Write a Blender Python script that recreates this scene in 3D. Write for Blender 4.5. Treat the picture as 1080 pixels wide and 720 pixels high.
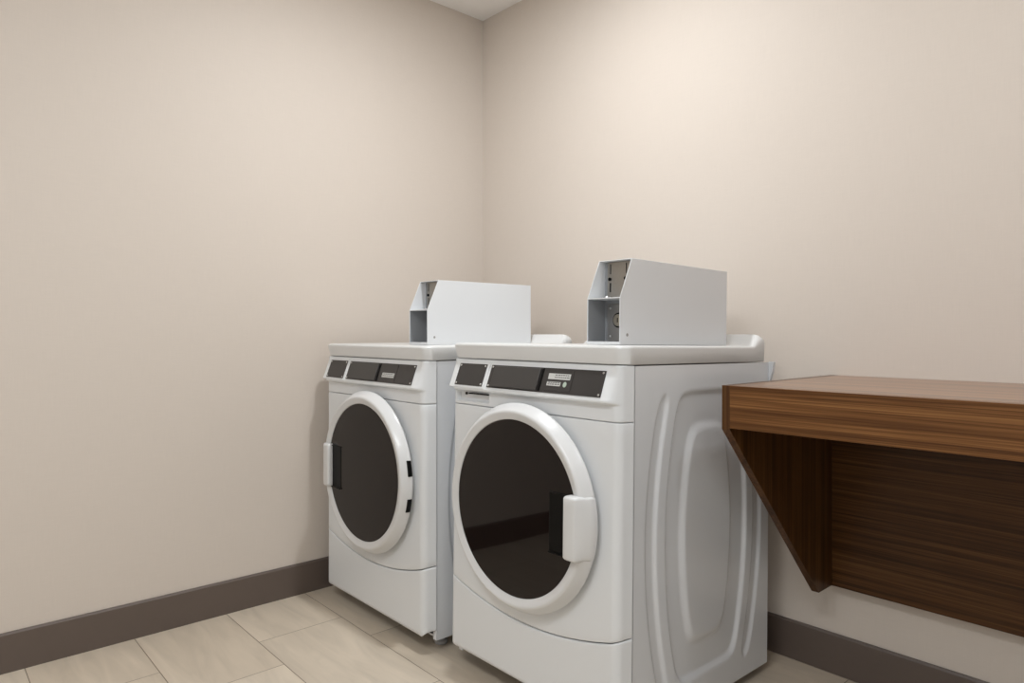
import bpy, bmesh, math, random
from mathutils import Vector, Matrix

random.seed(4)
PI = math.pi
scene = bpy.context.scene
for o in list(bpy.data.objects):
    bpy.data.objects.remove(o)

# ------------------------------------------------------------------ camera
cam_d = bpy.data.cameras.new('camera')
cam = bpy.data.objects.new('camera', cam_d)
scene.collection.objects.link(cam)
TH = math.radians(48.168)
cam.location = (2.59431, -2.13013, 1.04)
cam.rotation_euler = (PI / 2, 0, TH)
cam_d.sensor_fit = 'HORIZONTAL'
cam_d.sensor_width = 36.0
cam_d.lens = 719.491 / 1080 * 36.0
cam_d.shift_x = 0.0
cam_d.shift_y = -(360.0 - 350.992) / 1080.0
cam_d.clip_start = 0.02
scene.camera = cam

# ------------------------------------------------------------------ light
CEIL = 2.572
ROOM_X, ROOM_Y = 3.6, -3.5
KEY = (1.08, -0.88)
KEY_W = 18.3
SIDE_FILL = (2.85, -0.80)
SIDE_FILL_W = 6.5
ROOM_FILL = (2.15, -2.70)
ROOM_FILL_W = 25.0
LAMP_COL = (0.955, 0.985, 1.01)
wd = bpy.data.worlds.new('world')
scene.world = wd
wd.use_nodes = True
wd.node_tree.nodes['Background'].inputs[0].default_value = (1, 0.97, 0.93, 1)
wd.node_tree.nodes['Background'].inputs[1].default_value = 0.0
scene.view_settings.view_transform = 'Standard'
scene.view_settings.look = 'None'
scene.view_settings.gamma = 1.0
scene.view_settings.use_curve_mapping = False
scene.view_settings.exposure = 0.0

# ------------------------------------------------------------------ helpers
COL = scene.collection


def tag(o, label=None, cat=None, group=None, kind=None):
    if label:
        o['label'] = label
    if cat:
        o['category'] = cat
    if group:
        o['group'] = group
    if kind:
        o['kind'] = kind
    return o


def empty(name, loc, label, cat, group=None):
    o = bpy.data.objects.new(name, None)
    o.empty_display_size = 0.1
    o.location = loc
    COL.objects.link(o)
    return tag(o, label, cat, group)


def obj(name, bm, mat, parent=None, smooth=None, bevel=None, segs=3):
    bmesh.ops.recalc_face_normals(bm, faces=bm.faces)
    me = bpy.data.meshes.new(name)
    bm.to_mesh(me)
    bm.free()
    o = bpy.data.objects.new(name, me)
    COL.objects.link(o)
    mats = mat if isinstance(mat, (list, tuple)) else [mat]
    for m in mats:
        me.materials.append(m)
    if parent:
        o.parent = parent
    if bevel:
        b = o.modifiers.new('bevel', 'BEVEL')
        b.width = bevel
        b.segments = segs
        b.limit_method = 'ANGLE'
        b.angle_limit = math.radians(40)
        b.harden_normals = False
        if smooth is None:
            smooth = 40
    if smooth:
        for p in me.polygons:
            p.use_smooth = True
        try:
            me.set_sharp_from_angle(angle=math.radians(smooth))
        except Exception:
            pass
    return o


def box(bm, x0, x1, y0, y1, z0, z1, mi=0):
    vs = [bm.verts.new((x, y, z)) for x in (x0, x1) for y in (y0, y1) for z in (z0, z1)]
    for idx in ((0, 1, 3, 2), (4, 6, 7, 5), (0, 4, 5, 1), (2, 3, 7, 6), (0, 2, 6, 4), (1, 5, 7, 3)):
        f = bm.faces.new([vs[i] for i in idx])
        f.material_index = mi
    return vs


def prism(bm, pts, axis, a0, a1, mi=0):
    """extrude a 2-D outline along an axis; pts are the other two coords in order"""
    def mk(p, a):
        if axis == 'x':
            return (a, p[0], p[1])
        if axis == 'y':
            return (p[0], a, p[1])
        return (p[0], p[1], a)
    A = [bm.verts.new(mk(p, a0)) for p in pts]
    B = [bm.verts.new(mk(p, a1)) for p in pts]
    fs = [bm.faces.new(A), bm.faces.new(B[::-1])]
    n = len(pts)
    for i in range(n):
        fs.append(bm.faces.new((A[i], A[(i + 1) % n], B[(i + 1) % n], B[i])))
    for f in fs:
        f.material_index = mi


def lathe(bm, prof, centre, axis='y', n=96, mi=0, cap_start=False, cap_end=False):
    """prof = list of (radius, a) spun about the given axis through centre"""
    rings = []
    for r, a in prof:
        ring = []
        for k in range(n):
            t = 2 * PI * k / n
            c, s = r * math.cos(t), r * math.sin(t)
            if axis == 'y':
                p = (centre[0] + c, centre[1] + a, centre[2] + s)
            elif axis == 'z':
                p = (centre[0] + c, centre[1] + s, centre[2] + a)
            else:
                p = (centre[0] + a, centre[1] + c, centre[2] + s)
            ring.append(bm.verts.new(p))
        rings.append(ring)
    for A, B in zip(rings, rings[1:]):
        for k in range(n):
            f = bm.faces.new((A[k], A[(k + 1) % n], B[(k + 1) % n], B[k]))
            f.material_index = mi
    if cap_start:
        bm.faces.new(rings[0]).material_index = mi
    if cap_end:
        bm.faces.new(rings[-1]).material_index = mi


def sstep(a, b, x):
    if a == b:
        return 1.0 if x >= a else 0.0
    t = min(1.0, max(0.0, (x - a) / (b - a)))
    return t * t * (3 - 2 * t)


# ------------------------------------------------------------------ materials
def new_mat(name):
    m = bpy.data.materials.new(name)
    m.use_nodes = True
    nt = m.node_tree
    return m, nt, nt.nodes['Principled BSDF']


def N(nt, kind, **inp):
    n = nt.nodes.new(kind)
    for k, v in inp.items():
        n.inputs[k].default_value = v
    return n


def paint(name, col, rough=0.35, metal=0.0, spec=0.5, coat=0.0, grain=0.0, gscale=300.0, bump=0.0):
    m, nt, b = new_mat(name)
    b.inputs['Base Color'].default_value = (*col, 1)
    b.inputs['Roughness'].default_value = rough
    b.inputs['Metallic'].default_value = metal
    b.inputs['Specular IOR Level'].default_value = spec
    b.inputs['Coat Weight'].default_value = coat
    b.inputs['Coat Roughness'].default_value = 0.14
    tc = N(nt, 'ShaderNodeTexCoord')
    no = N(nt, 'ShaderNodeTexNoise', Scale=gscale, Detail=3.0)
    nt.links.new(tc.outputs['Object'], no.inputs['Vector'])
    mx = N(nt, 'ShaderNodeMapRange')
    mx.inputs['To Min'].default_value = 1 - grain
    mx.inputs['To Max'].default_value = 1 + grain
    nt.links.new(no.outputs['Fac'], mx.inputs['Value'])
    mul = nt.nodes.new('ShaderNodeVectorMath')
    mul.operation = 'SCALE'
    mul.inputs[0].default_value = col
    nt.links.new(mx.outputs['Result'], mul.inputs['Scale'])
    nt.links.new(mul.outputs['Vector'], b.inputs['Base Color'])
    if bump:
        bp = N(nt, 'ShaderNodeBump', Strength=bump, Distance=0.001)
        nt.links.new(no.outputs['Fac'], bp.inputs['Height'])
        nt.links.new(bp.outputs['Normal'], b.inputs['Normal'])
    return m


def wallpaper(name, col, horizontal='x'):
    """fine linen-weave vinyl wallcovering"""
    m, nt, b = new_mat(name)
    b.inputs['Roughness'].default_value = 0.62
    b.inputs['Specular IOR Level'].default_value = 0.3
    geo = N(nt, 'ShaderNodeNewGeometry')
    outs = []
    for sc in ((16, 16, 520), (520, 520, 14)):
        mp = N(nt, 'ShaderNodeMapping', Scale=sc)
        nt.links.new(geo.outputs['Position'], mp.inputs['Vector'])
        no = N(nt, 'ShaderNodeTexNoise', Scale=1.0, Detail=2.0, Roughness=0.6)
        nt.links.new(mp.outputs['Vector'], no.inputs['Vector'])
        outs.append(no.outputs['Fac'])
    ad = nt.nodes.new('ShaderNodeMath')
    ad.operation = 'ADD'
    nt.links.new(outs[0], ad.inputs[0])
    nt.links.new(outs[1], ad.inputs[1])
    mr = N(nt, 'ShaderNodeMapRange')
    mr.inputs['From Min'].default_value = 0.7
    mr.inputs['From Max'].default_value = 1.3
    mr.inputs['To Min'].default_value = 0.980
    mr.inputs['To Max'].default_value = 1.020
    nt.links.new(ad.outputs[0], mr.inputs['Value'])
    mul = nt.nodes.new('ShaderNodeVectorMath')
    mul.operation = 'SCALE'
    mul.inputs[0].default_value = col
    nt.links.new(mr.outputs['Result'], mul.inputs['Scale'])
    nt.links.new(mul.outputs['Vector'], b.inputs['Base Color'])
    bp = N(nt, 'ShaderNodeBump', Strength=0.12, Distance=0.001)
    nt.links.new(ad.outputs[0], bp.inputs['Height'])
    nt.links.new(bp.outputs['Normal'], b.inputs['Normal'])
    return m


def walnut(name, axis, gain=1.0, spec=0.3, coat=0.0):
    """straight-grained walnut veneer, grain along the given axis"""
    m, nt, b = new_mat(name)
    b.inputs['Roughness'].default_value = 0.34
    b.inputs['Specular IOR Level'].default_value = spec
    b.inputs['Coat Weight'].default_value = coat
    b.inputs['Coat Roughness'].default_value = 0.22
    tc = N(nt, 'ShaderNodeTexCoord')
    k = 'xyz'.index(axis)
    s1 = [30.0] * 3
    s1[k] = 0.35
    s2 = [150.0] * 3
    s2[k] = 1.1
    s3 = [420.0] * 3
    s3[k] = 5.0
    facs = []
    for sc, det in ((s1, 3.0), (s2, 2.0), (s3, 1.0)):
        mp = N(nt, 'ShaderNodeMapping', Scale=sc)
        nt.links.new(tc.outputs['Object'], mp.inputs['Vector'])
        no = N(nt, 'ShaderNodeTexNoise', Scale=1.0, Detail=det, Roughness=0.55, Distortion=0.1)
        nt.links.new(mp.outputs['Vector'], no.inputs['Vector'])
        facs.append(no.outputs['Fac'])
    w = []
    for f, a in zip(facs, (0.36, 0.40, 0.24)):
        mm = nt.nodes.new('ShaderNodeMath')
        mm.operation = 'MULTIPLY'
        mm.inputs[1].default_value = a
        nt.links.new(f, mm.inputs[0])
        w.append(mm.outputs[0])
    a1 = nt.nodes.new('ShaderNodeMath')
    nt.links.new(w[0], a1.inputs[0])
    nt.links.new(w[1], a1.inputs[1])
    a2 = nt.nodes.new('ShaderNodeMath')
    nt.links.new(a1.outputs[0], a2.inputs[0])
    nt.links.new(w[2], a2.inputs[1])
    cr = N(nt, 'ShaderNodeValToRGB')
    e = cr.color_ramp.elements
    e[0].position = 0.39
    e[0].color = (0.062 * gain, 0.024 * gain, 0.007 * gain, 1)
    e[1].position = 0.62
    e[1].color = (0.225 * gain, 0.105 * gain, 0.036 * gain, 1)
    mid = e.new(0.50)
    mid.color = (0.125 * gain, 0.052 * gain, 0.0160 * gain, 1)
    nt.links.new(a2.outputs[0], cr.inputs['Fac'])
    nt.links.new(cr.outputs['Color'], b.inputs['Base Color'])
    bp = N(nt, 'ShaderNodeBump', Strength=0.08, Distance=0.001)
    nt.links.new(a2.outputs[0], bp.inputs['Height'])
    nt.links.new(bp.outputs['Normal'], b.inputs['Normal'])
    return m


def tile_floor(name):
    m, nt, b = new_mat(name)
    b.inputs['Roughness'].default_value = 0.42
    geo = N(nt, 'ShaderNodeNewGeometry')
    W, H = 0.611, 0.3055
    mp = N(nt, 'ShaderNodeMapping')
    mp.inputs['Location'].default_value = (-0.5205 + 10 * W, 1.845 + 10 * H, 0)
    nt.links.new(geo.outputs['Position'], mp.inputs['Vector'])
    br = N(nt, 'ShaderNodeTexBrick')
    br.offset = 1 / 3
    br.offset_frequency = 2
    br.squash = 1.0
    br.inputs['Scale'].default_value = 1.0
    br.inputs['Brick Width'].default_value = W
    br.inputs['Row Height'].default_value = H
    br.inputs['Mortar Size'].default_value = 0.0013
    br.inputs['Mortar Smooth'].default_value = 0.2
    br.inputs['Bias'].default_value = 0.0
    br.inputs['Color1'].default_value = (0.625, 0.535, 0.425, 1)
    br.inputs['Color2'].default_value = (0.70, 0.61, 0.495, 1)
    br.inputs['Mortar'].default_value = (0.20, 0.15, 0.105, 1)
    nt.links.new(mp.outputs['Vector'], br.inputs['Vector'])
    # soft drifting veins, shifted from tile to tile by the brick tint
    off = nt.nodes.new('ShaderNodeVectorMath')
    off.operation = 'MULTIPLY_ADD'
    off.inputs[1].default_value = (37, 53, 0)
    nt.links.new(br.outputs['Color'], off.inputs[0])
    nt.links.new(geo.outputs['Position'], off.inputs[2])
    mp2 = N(nt, 'ShaderNodeMapping', Scale=(2.6, 15.0, 1.0), Rotation=(0, 0, math.radians(28)))
    nt.links.new(off.outputs['Vector'], mp2.inputs['Vector'])
    no = N(nt, 'ShaderNodeTexNoise', Scale=1.0, Detail=5.0, Roughness=0.55, Distortion=0.9)
    nt.links.new(mp2.outputs['Vector'], no.inputs['Vector'])
    mr = N(nt, 'ShaderNodeMapRange')
    mr.inputs['From Min'].default_value = 0.3
    mr.inputs['From Max'].default_value = 0.7
    mr.inputs['To Min'].default_value = 0.86
    mr.inputs['To Max'].default_value = 1.07
    nt.links.new(no.outputs['Fac'], mr.inputs['Value'])
    mul = nt.nodes.new('ShaderNodeVectorMath')
    mul.operation = 'SCALE'
    nt.links.new(br.outputs['Color'], mul.inputs[0])
    nt.links.new(mr.outputs['Result'], mul.inputs['Scale'])
    nt.links.new(mul.outputs['Vector'], b.inputs['Base Color'])
    bp = N(nt, 'ShaderNodeBump', Strength=0.5, Distance=0.0015)
    bp.invert = True
    nt.links.new(br.outputs['Fac'], bp.inputs['Height'])
    nt.links.new(bp.outputs['Normal'], b.inputs['Normal'])
    return m


WALL_COL = (0.690, 0.618, 0.549)
M_wall = wallpaper('linen_wallpaper', WALL_COL)
M_off = paint('off_white_paint', (0.70, 0.70, 0.70), 0.7, grain=0.01, gscale=60)
M_ceil = paint('ceiling_paint', (0.93, 0.91, 0.885), 0.8, grain=0.01, gscale=60)
M_floor = tile_floor('porcelain_tile')
M_base = paint('taupe_vinyl', (0.125, 0.096, 0.080), 0.42, grain=0.03, gscale=40)
M_white = paint('white_enamel', (0.765, 0.785, 0.80), 0.32, coat=0.2, grain=0.004, gscale=900)
M_side = paint('white_cabinet_enamel', (0.765, 0.785, 0.81), 0.26, coat=0.25, grain=0.006, gscale=900)
M_lid = paint('pale_grey_lid_enamel', (0.72, 0.725, 0.72), 0.30, coat=0.2, grain=0.004, gscale=900)
M_plastic = paint('white_plastic', (0.70, 0.705, 0.705), 0.28, coat=0.2, grain=0.004, gscale=900)
M_grey = paint('grey_plastic', (0.42, 0.42, 0.42), 0.4)
M_panel = paint('charcoal_panel', (0.034, 0.031, 0.030), 0.38, grain=0.05, gscale=600)
M_key = paint('charcoal_keypad', (0.045, 0.042, 0.040), 0.42, grain=0.05, gscale=600)
M_black = paint('black_plastic', (0.003, 0.003, 0.003), 0.35, spec=0.15)
M_glass = paint('smoked_door_glass', (0.0065, 0.0035, 0.003), 0.04, spec=0.32)
M_label = paint('label_print', (0.55, 0.55, 0.53), 0.5)
M_ink = paint('label_ink', (0.12, 0.12, 0.12), 0.5)
M_screw = paint('zinc_screw', (0.62, 0.62, 0.62), 0.3, metal=1.0)
M_coin = paint('grey_powder_coat', (0.75, 0.765, 0.78), 0.42, grain=0.02, gscale=1200, bump=0.05)
M_liner = paint('dull_zinc', (0.30, 0.31, 0.325), 0.5, grain=0.03, gscale=300)
M_steel = paint('brushed_steel', (0.36, 0.335, 0.30), 0.38, metal=0.75, grain=0.06, gscale=200)
M_lock = paint('lock_steel', (0.40, 0.39, 0.38), 0.35, metal=0.7)
M_brass = paint('lock_brass', (0.50, 0.47, 0.40), 0.3, metal=0.9)
M_woodx = walnut('walnut_long_grain', 'x', 1.15, 0.22)
M_woodt = walnut('walnut_lacquered_lit_top', 'x', 1.6, 0.6, 0.6)  # same walnut, colour lightened to carry the sheen on the top
M_woodz = walnut('walnut_upright_shaded', 'z', 0.60, 0.2)  # same walnut as the apron, darkened to deepen the shade below the top
M_woodb = walnut('walnut_back_shaded', 'x', 0.64, 0.2)  # apron walnut with the under-counter shade put into its colour

# ------------------------------------------------------------------ room shell
T = 0.12


def struct(name, bm, mat):
    return tag(obj(name, bm, mat), kind='structure')


bm = bmesh.new(); box(bm, -T, ROOM_X + T, ROOM_Y - T, T, -T, 0); struct('floor', bm, M_floor)
bm = bmesh.new(); box(bm, -T, ROOM_X + T, ROOM_Y - T, T, CEIL, CEIL + T); struct('ceiling', bm, M_ceil)
bm = bmesh.new(); box(bm, -T, 0, ROOM_Y - T, T, 0, CEIL); struct('wall_left', bm, M_wall)
bm = bmesh.new(); box(bm, 0, ROOM_X, 0, T, 0, CEIL); struct('wall_back', bm, M_wall)
bm = bmesh.new(); box(bm, ROOM_X, ROOM_X + T, ROOM_Y - T, T, 0, CEIL); struct('wall_right', bm, M_off)
bm = bmesh.new(); box(bm, 0, ROOM_X, ROOM_Y - T, ROOM_Y, 0, CEIL); struct('wall_front', bm, M_off)

BH, BT = 0.122, 0.010
prof = [(0, 0), (BT, 0), (BT, BH - 0.006), (BT - 0.004, BH), (0, BH)]
bm = bmesh.new(); prism(bm, [(p[0], p[1]) for p in prof], 'y', ROOM_Y, -BT)
struct('baseboard_left', bm, M_base)
bm = bmesh.new(); prism(bm, [(-p[0], p[1]) for p in prof], 'x', 0, ROOM_X)
struct('baseboard_back', bm, M_base)
bm = bmesh.new(); prism(bm, [(ROOM_X - p[0], p[1]) for p in prof], 'y', ROOM_Y, -BT)
struct('baseboard_right', bm, M_base)
bm = bmesh.new(); prism(bm, [(ROOM_Y + p[0], p[1]) for p in prof], 'x', BT, ROOM_X - BT)
struct('baseboard_front', bm, M_base)

# ------------------------------------------------------------------ laundry machines
# local frame: x across the front from its middle, y = 0 at the front panel and + towards the wall
DEPTH = 0.712
HW = 0.3435
LID0 = 0.9625


def front_path(n=60):
    """plan outline of the front: flat face, rounded corner, short return back to the cabinet"""
    half = []
    fl, r = 0.311, 0.026
    m = n // 2
    for i in range(m):
        half.append((fl * i / m, 0.0, 0.0, -1.0))
    for i in range(11):
        a = -PI / 2 + math.radians(80) * i / 10
        half.append((fl + r * math.cos(a), r + r * math.sin(a), math.cos(a), math.sin(a)))
    ex, ey = half[-1][0], half[-1][1]
    for i in range(1, 4):
        t = i / 3
        half.append((ex + (HW - ex) * t, ey + (0.0435 - ey) * t, 0.98, -0.2))
    left = [(-u, y, -nx, ny) for (u, y, nx, ny) in half[1:]][::-1]
    return left + half


def shell(bm, path, zlo, zhi, rows, off=None, r=0.0035):
    """sheet-metal front: rows of z between zlo(u) and zhi(u), rolled in at the top and bottom edge"""
    grid = []
    for (u, y, nx, ny) in path:
        a, b = zlo(u), zhi(u)
        col = []
        zs = []
        roll = [(0.0, 0.007), (0.0, 0.0035), (0.0008, 0.0016), (0.002, 0.0005), (r, 0.0)]
        for dz, d in roll:
            zs.append((a + dz, d))
        for k in range(1, rows):
            zs.append((a + r + (b - a - 2 * r) * k / rows, 0.0))
        for dz, d in roll[::-1]:
            zs.append((b - dz, d))
        for z, d in zs:
            o = off(u, z) if off else 0.0
            col.append(bm.verts.new((u - nx * d, y - ny * d - o, z)))
        grid.append(col)
    for A, B in zip(grid, grid[1:]):
        for k in range(len(A) - 1):
            bm.faces.new((A[k], B[k], B[k + 1], A[k + 1]))


def kick_z(u):
    return 0.2365 + 0.50 * u * u


def rr_sdf(d, r):
    return d


def side_relief(y, z):
    """pressed relief of the cabinet side: depth below the sheet (metres)"""
    yc, zc = 0.380, 0.505
    q = ((z - zc) / 0.385) ** 2
    dy = y - yc

    def recess(d, w=0.011):
        return 1.0 - sstep(-w, 0.0, d)

    def smax(*v):
        k = 0.018
        m = max(v)
        return m + k * math.log(sum(math.exp((x - m) / k) for x in v)) - 0.0
    frame = smax(abs(dy) - (0.204 - 0.060 * q), z - 0.890, 0.112 - z)
    q2 = ((z - 0.50) / 0.30) ** 2
    pad = smax(abs(dy + 0.002) - (0.128 - 0.046 * q2), z - 0.800, 0.200 - z)
    c1 = 0.2635 - 0.060 * q
    bead = smax(abs(abs(dy) - c1) - 0.0255, z - 0.893, 0.085 - z)
    h = 0.0100 * recess(frame, 0.013)
    h -= 0.0100 * (1.0 - sstep(-0.020, 0.006, pad)) * recess(frame)
    h += 0.0075 * recess(bead, 0.013)
    return h


def make_side(bm, sx, zb):
    y0, y1, z0, z1 = 0.046, DEPTH, zb, LID0 - 0.003
    ny, nz = 168, 150
    g = []
    for i in range(ny + 1):
        col = []
        y = y0 + (y1 - y0) * i / ny
        for j in range(nz + 1):
            z = z0 + (z1 - z0) * j / nz
            col.append(bm.verts.new((sx * (HW - side_relief(y, z)), y, z)))
        g.append(col)
    for i in range(ny):
        for j in range(nz):
            bm.faces.new((g[i][j], g[i + 1][j], g[i + 1][j + 1], g[i][j + 1]))
    return g


def rounded_rect(x0, x1, y0, y1, r, n=10):
    pts = []
    for cx, cy, a0 in ((x1 - r, y0 + r, -PI / 2), (x1 - r, y1 - r, 0), (x0 + r, y1 - r, PI / 2), (x0 + r, y0 + r, PI)):
        for i in range(n + 1):
            a = a0 + PI / 2 * i / n
            pts.append((cx + r * math.cos(a), cy + r * math.sin(a)))
    # subdivide the straights so that the raised back can be followed
    out = []
    for i, p in enumerate(pts):
        q = pts[(i + 1) % len(pts)]
        L = math.hypot(q[0] - p[0], q[1] - p[1])
        k = max(1, int(L / 0.006))
        for s in range(k):
            out.append((p[0] + (q[0] - p[0]) * s / k, p[1] + (q[1] - p[1]) * s / k))
    return out


def make_lid(parent):
    x0, x1, y0, y1 = -0.3480, 0.3480, 0.000, 0.700
    R0 = 0.034
    TOP, RISE = 1.010, 0.036

    def rise(x, y):
        return min(1.0, max(0.0, (y - 0.612) / 0.044)) * 0.7 + sstep(0.612, 0.662, y) * 0.3

    def top(x, y, d):
        t = rise(x, y)
        r = 0.009 + 0.020 * t
        drop = 0.0
        if d < r:
            drop = r - math.sqrt(max(0.0, r * r - (r - d) ** 2))
        return TOP + RISE * t - drop
    bm = bmesh.new()
    insets = [0.0, 0.0005, 0.0013, 0.0025, 0.004, 0.006, 0.009, 0.013, 0.018, 0.023, 0.029, 0.035, 0.041, 0.046, 0.052, 0.058, 0.064,
              0.070, 0.076, 0.082, 0.088, 0.094, 0.1, 0.115, 0.13, 0.16, 0.2, 0.24, 0.28, 0.31, 0.335]
    loops = []
    base = rounded_rect(x0, x1, y0, y1, R0)
    n = len(base)
    low = [bm.verts.new((p[0] * 0.988, y1 + (p[1] - y1) * 0.982, LID0)) for p in base]
    low2 = [bm.verts.new((p[0] * 0.994, y1 + (p[1] - y1) * 0.988, LID0 + 0.002)) for p in base]
    loops += [low, low2]
    cy = (y0 + y1) / 2
    hx, hy = (x1 - x0) / 2, (y1 - y0) / 2
    for d in insets:
        loop = []
        for (px, py) in base:
            # inset by scaling each half-axis: keeps loops nested
            qx = px * (hx - d) / hx
            qy = cy + (py - cy) * (hy - d) / hy
            loop.append(bm.verts.new((qx, qy, top(qx, qy, d))))
        loops.append(loop)
    for A, B in zip(loops, loops[1:]):
        for k in range(n):
            bm.faces.new((A[k], A[(k + 1) % n], B[(k + 1) % n], B[k]))
    bm.faces.new(loops[-1])
    bm.faces.new(loops[0][::-1])
    return obj('lid', bm, M_lid, parent, smooth=50)


ANG = math.atan2(0.024, 0.064)      # slope of the control face


def slant(u, s, out=0.0):
    """point on the sloping control face; s = height along z between 0.881 and 0.945"""
    y = -0.0155 + (s - 0.881) / 0.064 * 0.0235
    return (u, y - out * math.cos(ANG), s + out * math.sin(ANG))


def slant_plate(bm, u0, u1, s0, s1, o0, o1, mi=0, r=0.0):
    pts = [(u0, s0), (u1, s0), (u1, s1), (u0, s1)]
    A = [bm.verts.new(slant(u, s, o0)) for u, s in pts]
    B = [bm.verts.new(slant(u, s, o1)) for u, s in pts]
    fs = [bm.faces.new(A), bm.faces.new(B[::-1])]
    for i in range(4):
        fs.append(bm.faces.new((A[i], A[(i + 1) % 4], B[(i + 1) % 4], B[i])))
    for f in fs:
        f.material_index = mi


def screw(parent, u, s, out):
    c = Vector(slant(u, s, out))
    nrm = (Vector(slant(0, 0.9, 1)) - Vector(slant(0, 0.9, 0))).normalized()
    a = Vector((1, 0, 0))
    b = nrm.cross(a)
    bm = bmesh.new()
    rings = []
    for r, h in ((0.0032, 0.0), (0.0032, 0.0006), (0.0024, 0.0014), (0.0008, 0.0017)):
        rings.append([bm.verts.new(c + nrm * h + a * r * math.cos(2 * PI * k / 12) + b * r * math.sin(2 * PI * k / 12)) for k in range(12)])
    for A, B in zip(rings, rings[1:]):
        for k in range(12):
            bm.faces.new((A[k], A[(k + 1) % 12], B[(k + 1) % 12], B[k]))
    bm.faces.new(rings[-1])
    bm.faces.new(rings[0][::-1])
    return obj('screw', bm, M_screw, parent, smooth=30)


DZ = 0.563         # door centre height


def make_machine(name, loc, label, cat, hand, drawer, tilt=0.0, lower=0.0):
    root = empty(name, (loc[0], loc[1], -lower), label, cat, 'coin laundry machines')
    root.rotation_euler = (tilt, 0, 0)
    # cabinet: pressed sides, back, top deck, floor pan
    zb = 0.036 if drawer else 0.054
    bm = bmesh.new()
    for sx in (-1, 1):
        make_side(bm, sx, zb)
    t = 0.004
    box(bm, -HW + 0.001, HW - 0.001, DEPTH - t, DEPTH, zb, LID0 - 0.003)
    box(bm, -HW + 0.012, HW - 0.012, 0.046, DEPTH - t, LID0 - 0.010, LID0 - 0.004)
    box(bm, -HW + 0.012, HW - 0.012, 0.046, DEPTH - t, 0.062, 0.068)
    # narrow front return of the sheet
    for sx in (-1, 1):
        a, b_ = sorted((sx * (HW - 0.018), sx * HW))
        box(bm, a, b_, 0.0445, 0.0475, zb, LID0 - 0.003)
    obj('cabinet', bm, M_side, root, smooth=38)
    # rear flange poking out beside the lid
    bm = bmesh.new()
    prism(bm, [(HW, 0.962), (HW + 0.016, 0.962), (HW + 0.012, 0.930), (HW + 0.003, 0.900), (HW, 0.900)], 'y', DEPTH - 0.004, DEPTH + 0.010)
    obj('rear_bracket', bm, M_side, root, bevel=0.001)

    path = front_path()
    # kick panel under the curved seam
    bm = bmesh.new()

    def low_edge(u):
        e = sstep(0.300, 0.342, abs(u))
        return 0.068 + 0.018 * e * e

    def kick_off(u, z):
        return -0.006 * (1 - sstep(0.068, 0.078, z)) * (1 - sstep(0.3, 0.34, abs(u)))
    shell(bm, path, low_edge, lambda u: kick_z(u) - 0.0015, 26, kick_off)
    obj('kick_panel', bm, M_white, root, smooth=50)
    bm = bmesh.new()
    shell(bm, path, lambda u: kick_z(u) + 0.0012, lambda u: 0.8205, 24)
    obj('front_panel', bm, M_white, root, smooth=50)
    # control console
    bm = bmesh.new()
    prof_o = [(0.815, 0.0), (0.861, 0.0), (0.8635, 0.003), (0.8665, 0.0155), (0.870, 0.0185), (0.875, 0.0182),
              (0.881, 0.0155), (0.945, -0.008), (0.9625, -0.0145), (0.98, -0.02)]

    def console_off(u, z):
        o = 0.0
        for (za, oa), (zb, ob) in zip(prof_o, prof_o[1:]):
            if za <= z <= zb:
                o = oa + (ob - oa) * (z - za) / (zb - za)
                break
        w = 1 - sstep(0.296, 0.338, abs(u))
        o *= w
        if drawer:   # finger pull under the drawer
            du = max(-0.314 - u, u + 0.157)
            d = max(du, 0.8315 - z)
            o -= 0.014 * (1 - sstep(-0.006, 0.0, d)) * (1 - sstep(0.8605, 0.8640, z))
        return o
    shell(bm, front_path(220), lambda u: 0.8218, lambda u: LID0 - 0.0015, 78, console_off, r=0.003)
    con = obj('control_console', bm, M_white, root, smooth=50)
    if drawer:
        bm = bmesh.new()
        box(bm, -0.262, -0.170, 0.0065, 0.0135, 0.8540, 0.8575)
        obj('pull_slot', bm, M_black, con)
        bm = bmesh.new()
        lathe(bm, [(0.0042, 0.0), (0.0042, 0.004), (0.003, 0.005)], (-0.276, 0.0075, 0.8545), 'y', 14, cap_start=True, cap_end=True)
        obj('pull_catch', bm, M_black, con)
    # left field: drawer front with its dark plate
    bm = bmesh.new()
    slant_plate(bm, -0.327, -0.1605, 0.8745, 0.9545, -0.002, 0.0022)
    dr = obj('detergent_drawer' if drawer else 'trim_plate', bm, M_white, root, bevel=0.0015)
    bm = bmesh.new()
    slant_plate(bm, -0.3005, -0.1705, 0.881, 0.9455, 0.0018, 0.0036)
    pl = obj('dark_plate', bm, M_panel, dr)
    for u in (-0.294, -0.177):
        for s in (0.8865, 0.940):
            screw(pl, u, s, 0.0036)
    # main dark control panel with raised key field and display
    bm = bmesh.new()
    slant_plate(bm, -0.1495, 0.2865, 0.881, 0.9455, 0.0, 0.0022)
    cp = obj('control_panel', bm, M_panel, root)
    for u in (-0.143, 0.280):
        for s in (0.8865, 0.940):
            screw(cp, u, s, 0.0022)
    bm = bmesh.new()
    slant_plate(bm, -0.128, 0.0620, 0.8835, 0.9415, 0.0020, 0.0085)
    obj('keypad', bm, M_key, cp, bevel=0.0018)
    bm = bmesh.new()
    slant_plate(bm, 0.0650, 0.0725, 0.8835, 0.9435, 0.0018, 0.0026)
    obj('keypad_shadow_gap', bm, M_black, cp)  # black strip painted as the shaded line beside the keypad
    bm = bmesh.new()
    slant_plate(bm, 0.083, 0.182, 0.8870, 0.9415, 0.0020, 0.0030)
    obj('display_window', bm, M_black if False else M_panel, cp)
    rows = [(0.094, 0.174, 0.9165, 0.9315), (0.094, 0.144, 0.8995, 0.9100)] if drawer else [(0.097, 0.173, 0.8985, 0.9135)]
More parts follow.
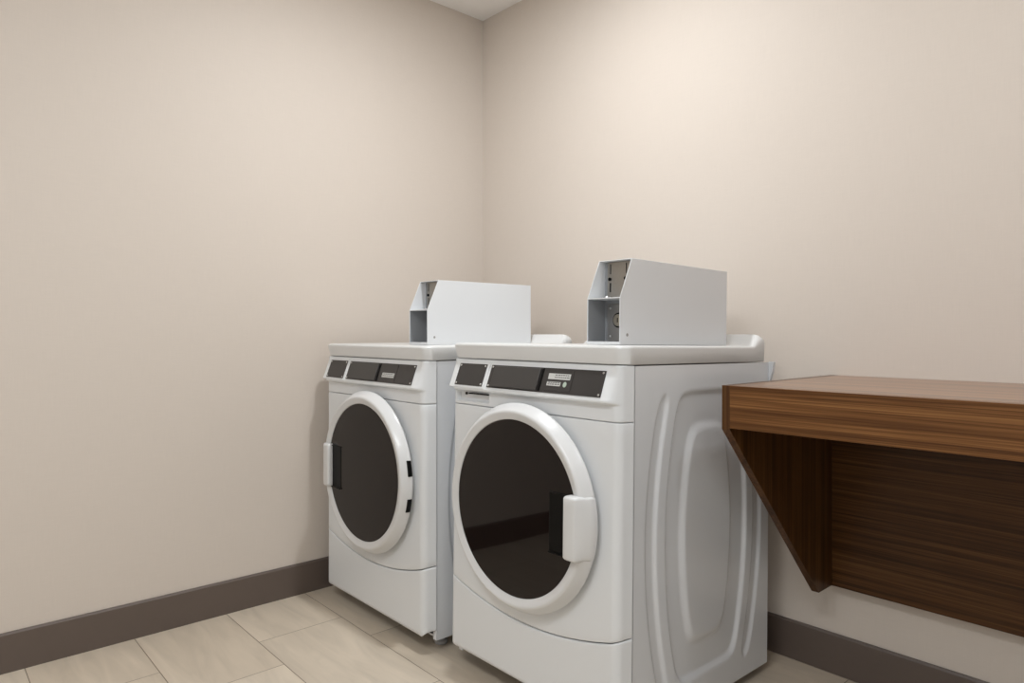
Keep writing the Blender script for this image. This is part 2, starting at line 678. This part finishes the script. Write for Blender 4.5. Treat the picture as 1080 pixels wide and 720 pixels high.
    for (a, b2, s0, s1) in rows:
        bm = bmesh.new()
        slant_plate(bm, a, b2, s0, s1, 0.0028, 0.0034)
        # unreadable fine print as short ink bars
        for k in range(2):
            zz = s0 + (s1 - s0) * (0.27 + 0.40 * k)
            x = a + (0.024 if (drawer and s0 > 0.91) else 0.004)
            while x < b2 - 0.006:
                w = random.uniform(0.004, 0.010)
                slant_plate(bm, x, min(x + w, b2 - 0.003), zz, zz + 0.0024, 0.0034, 0.0036, 1)
                x += w + 0.002
        obj('printed_label', bm, [M_label, M_ink], cp)
    if drawer:
        bm = bmesh.new()
        c = Vector(slant(0.160, 0.9045, 0.0030))
        nrm = (Vector(slant(0, 0.9, 1)) - Vector(slant(0, 0.9, 0))).normalized()
        a = Vector((1, 0, 0)); b3 = a.cross(nrm)
        A = [bm.verts.new(c + a * 0.0062 * math.cos(2 * PI * k / 20) + b3 * 0.0075 * math.sin(2 * PI * k / 20)) for k in range(20)]
        B = [bm.verts.new(v.co + nrm * 0.0008) for v in A]
        bm.faces.new(A); bm.faces.new(B[::-1])
        for k in range(20):
            bm.faces.new((A[k], A[(k + 1) % 20], B[(k + 1) % 20], B[k]))
        obj('status_light', bm, paint('status_green', (0.42, 0.50, 0.42), 0.4), cp)

    make_lid(root)

    # door: ring, glass, handle, hinges
    bm = bmesh.new()
    du = 0.0 if drawer else 0.016      # the dryer door sits a little to the right
    ringp = [(0.258, 0.004), (0.262, -0.006), (0.270, -0.0125), (0.2785, -0.0150), (0.2822, -0.0168), (0.2840, -0.0195), (0.2838, -0.0225), (0.2826, -0.0265),
             (0.2680, -0.0470), (0.2660, -0.0496), (0.2635, -0.0514), (0.2605, -0.0522), (0.2575, -0.0520),
             (0.2550, -0.0510), (0.2425, -0.0470), (0.2408, -0.0462), (0.2398, -0.0450), (0.2394, -0.0425)]
    lathe(bm, ringp, (du, 0, DZ), 'y', 160)
    ring = obj('door', bm, M_plastic, root, smooth=60)
    bm = bmesh.new()
    lathe(bm, [(0.2398, -0.0420), (0.2388, -0.0442), (0.18, -0.0452), (0.09, -0.0458), (0.012, -0.0460)], (du, 0, DZ), 'y', 128, cap_end=True)
    obj('door_glass', bm, M_glass, ring, smooth=40)
    h = hand
    # handle block: a section that follows the ring rim, lofted from bottom to top
    bm = bmesh.new()
    secs = []
    dh, kd = (0.0, 1.0) if drawer else (0.006, 0.92)
    z0, z1 = DZ - 0.084, DZ + 0.075
    steps = [(0, 0.010), (0.0012, 0.0045), (0.004, 0.0012), (0.008, 0.0)]
    zs = [(z0 + a, d) for a, d in steps] + [(z0 + 0.008 + (z1 - z0 - 0.016) * k / 10, 0.0) for k in range(1, 10)] + [(z1 - a, d) for a, d in steps[::-1]]
    for z, d in zs:
        ro = math.sqrt((0.2845 if drawer else 0.2740) ** 2 - (z - DZ) ** 2)
        sec = [(0.2155 + d, -0.044), (0.2140 + d, -0.062 + d), (0.2150 + d, -0.0680 + d), (0.2180 + d, -0.0710 + d), (0.2220 + d, -0.0720 + d),
               (0.2480, -0.0715 + d), (0.2530, -0.0704 + d), (0.2570, -0.0684 + d), (ro - 0.0120 - d * 0.5, -0.0460 + d), (ro - 0.0050 - d * 0.5, -0.0370 + d * 0.6),
               (ro - d * 0.4, -0.028), (ro - d * 0.4, -0.018), (0.230, -0.018)]
        secs.append([bm.verts.new((du + dh + h * u, y * kd, z)) for u, y in sec])
    n = len(secs[0])
    for A, B in zip(secs, secs[1:]):
        for k in range(n):
            bm.faces.new((A[k], A[(k + 1) % n], B[(k + 1) % n], B[k]))
    bm.faces.new(secs[0])
    bm.faces.new(secs[-1][::-1])
    obj('door_handle', bm, M_plastic, ring, smooth=50)
    # black finger pocket let into the glass beside the handle
    bm = bmesh.new()
    xa, xb = sorted((du + h * 0.144, du + h * 0.216))
    box(bm, xa, xb, -0.0472, -0.043, DZ - 0.086, DZ + 0.072)
    pk = obj('handle_pocket', bm, M_black, ring, bevel=0.002)
    for za, zb in ((DZ - 0.086, DZ - 0.081), (DZ + 0.068, DZ + 0.0705)):
        bm = bmesh.new()
        xc, xd = sorted((du + h * 0.146, du + h * 0.216))
        box(bm, xc, xd, -0.0510, -0.0472, za, zb)
        obj('pocket_lip', bm, M_black, pk, bevel=0.001)
    for zc, hz in ((DZ + 0.050, 0.025), (DZ - 0.070, 0.022)):
        bm = bmesh.new()
        pr = []
        for k in range(7):
            a = math.asin((zc - hz - DZ) / 0.2835) + (math.asin((zc + hz - DZ) / 0.2835) - math.asin((zc - hz - DZ) / 0.2835)) * k / 6
            pr.append((du - h * 0.2848 * math.cos(a), DZ + 0.2848 * math.sin(a)))
        for k in range(6, -1, -1):
            a = math.asin((zc - hz - DZ) / 0.270) + (math.asin((zc + hz - DZ) / 0.270) - math.asin((zc - hz - DZ) / 0.270)) * k / 6
            pr.append((du - h * 0.2745 * math.cos(a), DZ + 0.2745 * math.sin(a)))
        prism(bm, pr, 'y', -0.0325, -0.0185)
        obj('door_hinge', bm, M_black, ring, bevel=0.001)
    # levelling feet
    for sx in (-1, 1):
        for yy in ((0.17 if drawer else 0.105), DEPTH - 0.06):
            drop = -(yy) * math.tan(tilt)
            bm = bmesh.new()
            bot = lower + drop + 0.0005
            lathe(bm, [(0.021, bot), (0.022, bot + 0.003), (0.021, bot + 0.010), (0.011, bot + 0.013), (0.010, 0.066)],
                  (sx * 0.285, yy, 0), 'z', 24, cap_start=True, cap_end=True)
            obj('levelling_foot', bm, M_grey, root, smooth=40)
    return root


TILT_R = -0.0150
make_machine('front_load_washer', (1.207, -0.852, 0),
             'white front-loading washer beside the walnut counter, door handle on the right side',
             'washing machine', 1, True, TILT_R)
make_machine('front_load_dryer', (0.440, -0.882, 0),
             'white front-loading dryer in the room corner, door handle on the left, hinges on the right',
             'dryer', -1, False, 0.0, 0.0115)


# ------------------------------------------------------------------ coin boxes on the lids
def make_coin_box(loc, label, tilt=0.0, L=0.512):
    root = empty('coin_box', loc, label, 'coin box', 'coin boxes on the machines')
    root.rotation_euler = (tilt, 0, 0)
    W, t = 0.113, 0.0022
    HB = 0.226 if tilt else 0.2285
    HF = 0.2275
    side = [(0, 0), (0, 0.1225), (0.047, HF), (L, HB), (L, 0)]
    bm = bmesh.new()
    for x0 in (0.0, W - t):
        prism(bm, side, 'x', x0, x0 + t)
    # top sheet, back sheet, floor sheet, shelf lip
    prism(bm, [(0.047, HF), (L, HB), (L, HB - t), (0.047, HF - t)], 'x', t, W - t)
    box(bm, t, W - t, L - t, L, 0, HB - t)
    box(bm, t, W - t, 0.001, L - t, 0.0, 0.008)
    obj('housing', bm, M_coin, root, bevel=0.0007, segs=2)
    bm = bmesh.new()
    box(bm, t, W - t, 0.0005, 0.072, 0.1205, 0.1230)
    obj('shelf', bm, M_coin, root, bevel=0.0004, segs=1)
    # narrow inner frame behind the opening
    bm = bmesh.new()
    box(bm, t, 0.0125, 0.0705, 0.0735, 0.008, 0.1205)
    box(bm, t, 0.0125, 0.0705, 0.0735, 0.1230, 0.2245)
    box(bm, 0.0125, W - t, 0.0705, 0.0735, 0.1110, 0.1205)
    obj('inner_frame', bm, M_liner, root)
    # coin mechanism: steel plate with slots, button and return cup
    bm = bmesh.new()
    box(bm, 0.0125, W - t, 0.068, 0.0735, 0.1230, 0.2245)
    cm = obj('coin_mechanism', bm, M_steel, root, bevel=0.0006, segs=1)
    for cx in (0.0235, 0.078):
        for hw, za, zb in ((0.0012, 0.192, 0.219), (0.0020, 0.143, 0.168)):
            bm = bmesh.new()
            box(bm, cx - hw, cx + hw, 0.0672, 0.0683, za, zb)
            obj('coin_slot', bm, M_black, cm)
    for cx in (0.0215, 0.076):
        bm = bmesh.new()
        lathe(bm, [(0.0046, 0.0), (0.0046, -0.003), (0.003, -0.0042)], (cx, 0.068, 0.1785), 'y', 20, cap_end=True)
        obj('reject_button', bm, M_black, cm, smooth=40)
        bm = bmesh.new()
        lathe(bm, [(0.009, 0.0), (0.009, 0.0025), (0.0075, 0.004), (0.0065, 0.002), (0.001, 0.0015)], (cx, 0.058, 0.1265), 'z', 24, cap_start=True, cap_end=True)
        obj('return_cup', bm, M_screw, cm, smooth=40)
    # vault door with round lock and rivets
    bm = bmesh.new()
    box(bm, 0.0125, W - t, 0.069, 0.0735, 0.009, 0.1110)
    vd = obj('vault_door', bm, M_lock, root, bevel=0.0008, segs=1)
    bm = bmesh.new()
    lathe(bm, [(0.0205, 0.0), (0.0205, -0.002), (0.0185, -0.003), (0.017, -0.0015)], (0.0535, 0.069, 0.066), 'y', 40, cap_start=True, cap_end=True)
    obj('lock_collar', bm, M_black, vd, smooth=35)
    bm = bmesh.new()
    lathe(bm, [(0.0165, -0.001), (0.0165, -0.005), (0.0145, -0.0065), (0.001, -0.0066)], (0.0535, 0.069, 0.066), 'y', 40, cap_end=True)
    lk = obj('lock', bm, M_brass, vd, smooth=35)
    bm = bmesh.new()
    box(bm, 0.0520, 0.0550, 0.0620, 0.0628, 0.0600, 0.0725)
    obj('keyhole', bm, M_black, lk)
    for cx in (0.0225, 0.095):
        for cz in (0.022, 0.099):
            bm = bmesh.new()
            lathe(bm, [(0.0042, 0.0), (0.0040, -0.0015), (0.0028, -0.0028), (0.0008, -0.0034)], (cx, 0.069, cz), 'y', 16, cap_end=True)
            obj('rivet', bm, M_screw, vd, smooth=50)
    # bare grey liner of the lower compartment
    bm = bmesh.new()
    box(bm, t, t + 0.0012, 0.0015, 0.0705, 0.008, 0.1203)
    obj('left_liner', bm, M_liner, root)
    bm = bmesh.new()
    box(bm, W - t - 0.0012, W - t, 0.0015, 0.0690, 0.008, 0.1203)
    obj('right_liner', bm, M_liner, root)
    # set screw low on the right-hand side
    bm = bmesh.new()
    lathe(bm, [(0.0042, -0.0005), (0.0042, 0.0006), (0.003, 0.0010), (0.0012, 0.0004)], (W, 0.030, 0.026), 'x', 18, cap_end=True)
    obj('side_screw', bm, M_lock, root, smooth=40)
    return root


make_coin_box((1.360, -0.755, 1.0095), 'grey metal coin box standing on the washer beside the walnut counter', TILT_R)
make_coin_box((0.517, -0.767, 0.9990), 'pale metal coin box standing on the dryer in the room corner', 0.0, 0.495)

# ------------------------------------------------------------------ wall counter
CX0, CX1 = 1.685, ROOM_X - 0.04
CY, CT, CB = -0.622, 0.911, 0.807
PT = 0.022
root = empty('wall_counter', (CX0, 0, CB - 0.5), 'wall-mounted walnut counter with a deep front apron and slanted side bracket', 'counter')
OX, OZ = CX0, CB - 0.5


def rel(bm):
    bmesh.ops.translate(bm, verts=bm.verts, vec=(-OX, 0, -OZ))
    return bm


bm = bmesh.new(); box(bm, CX0 + PT, CX1 - PT, CY + 0.020, -0.001, CT - 0.030, CT)
obj('countertop', rel(bm), M_woodt, root, bevel=0.0008, segs=2)
bm = bmesh.new(); box(bm, CX0 + PT, CX1 - PT, CY, CY + 0.020, CB, CT)
obj('front_apron', rel(bm), M_woodx, root, bevel=0.0006, segs=2)
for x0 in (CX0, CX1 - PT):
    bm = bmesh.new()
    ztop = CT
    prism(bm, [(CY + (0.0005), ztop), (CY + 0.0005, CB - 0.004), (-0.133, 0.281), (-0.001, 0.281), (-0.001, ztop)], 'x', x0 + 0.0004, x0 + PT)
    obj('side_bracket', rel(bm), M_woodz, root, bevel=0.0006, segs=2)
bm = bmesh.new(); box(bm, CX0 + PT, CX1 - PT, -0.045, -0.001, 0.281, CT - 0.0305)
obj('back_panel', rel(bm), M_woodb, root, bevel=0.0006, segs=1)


# ------------------------------------------------------------------ ceiling lamps and added fill lights
def downlight(loc, watts, radius, label):
    root = empty('recessed_downlight', (loc[0], loc[1], CEIL), label, 'ceiling light', 'recessed ceiling lights')
    bm = bmesh.new()
    lathe(bm, [(radius + 0.030, 0.0), (radius + 0.030, -0.003), (radius + 0.024, -0.006), (radius + 0.004, -0.005), (radius, -0.001)],
          (0, 0, 0), 'z', 64)
    obj('trim_ring', bm, M_plastic, root, smooth=40)
    bm = bmesh.new()
    lathe(bm, [(radius, -0.001), (radius * 0.5, -0.0012), (0.002, -0.0013)], (0, 0, 0), 'z', 48, cap_end=True)
    m, nt, b = new_mat('lamp_lens')
    b.inputs['Base Color'].default_value = (0.9, 0.9, 0.88, 1)
    b.inputs['Emission Color'].default_value = (*LAMP_COL, 1)
    b.inputs['Emission Strength'].default_value = 6.0
    obj('lens', bm, m, root)
    ld = bpy.data.lights.new('lamp', 'AREA')
    ld.shape = 'DISK'
    ld.size = radius * 2
    ld.energy = watts
    ld.color = LAMP_COL
    lo = bpy.data.objects.new('lamp', ld)
    lo.location = (0, 0, -0.009)
    lo.parent = root
    COL.objects.link(lo)
    return root


downlight(SIDE_FILL, SIDE_FILL_W, 0.13, 'unseen round fill light added out from the wooden counter')  # unseen lamp, added to brighten the counter end and back wall
downlight(KEY, KEY_W, 0.055, 'recessed round ceiling light above the washer and dryer')

def fill_panel(loc, watts, wx, wy, label):  # unseen soft fill for the machine fronts, added as a ceiling panel
    root = empty('added_fill_panel', (loc[0], loc[1], CEIL), label, 'ceiling light', 'recessed ceiling lights')
    bm = bmesh.new()
    hx, hy, f = wx / 2, wy / 2, 0.03
    box(bm, -hx - f, hx + f, -hy - f, -hy, -0.012, 0)
    box(bm, -hx - f, hx + f, hy, hy + f, -0.012, 0)
    box(bm, -hx - f, -hx, -hy, hy, -0.012, 0)
    box(bm, hx, hx + f, -hy, hy, -0.012, 0)
    obj('frame', bm, M_plastic, root)
    bm = bmesh.new()
    box(bm, -hx, hx, -hy, hy, -0.004, 0)
    m, nt, b = new_mat('fill_diffuser')
    b.inputs['Base Color'].default_value = (0.9, 0.9, 0.9, 1)
    b.inputs['Emission Color'].default_value = (*LAMP_COL, 1)
    b.inputs['Emission Strength'].default_value = 3.0
    obj('diffuser', bm, m, root)
    ld = bpy.data.lights.new('lamp', 'AREA')
    ld.shape = 'RECTANGLE'
    ld.size, ld.size_y = wx, wy
    ld.energy = watts
    ld.color = LAMP_COL
    lo = bpy.data.objects.new('lamp', ld)
    lo.location = (0, 0, -0.006)
    lo.parent = root
    COL.objects.link(lo)
    return root


fill_panel(ROOM_FILL, ROOM_FILL_W, 1.2, 0.6, 'unseen rectangular fill light added over the open floor')
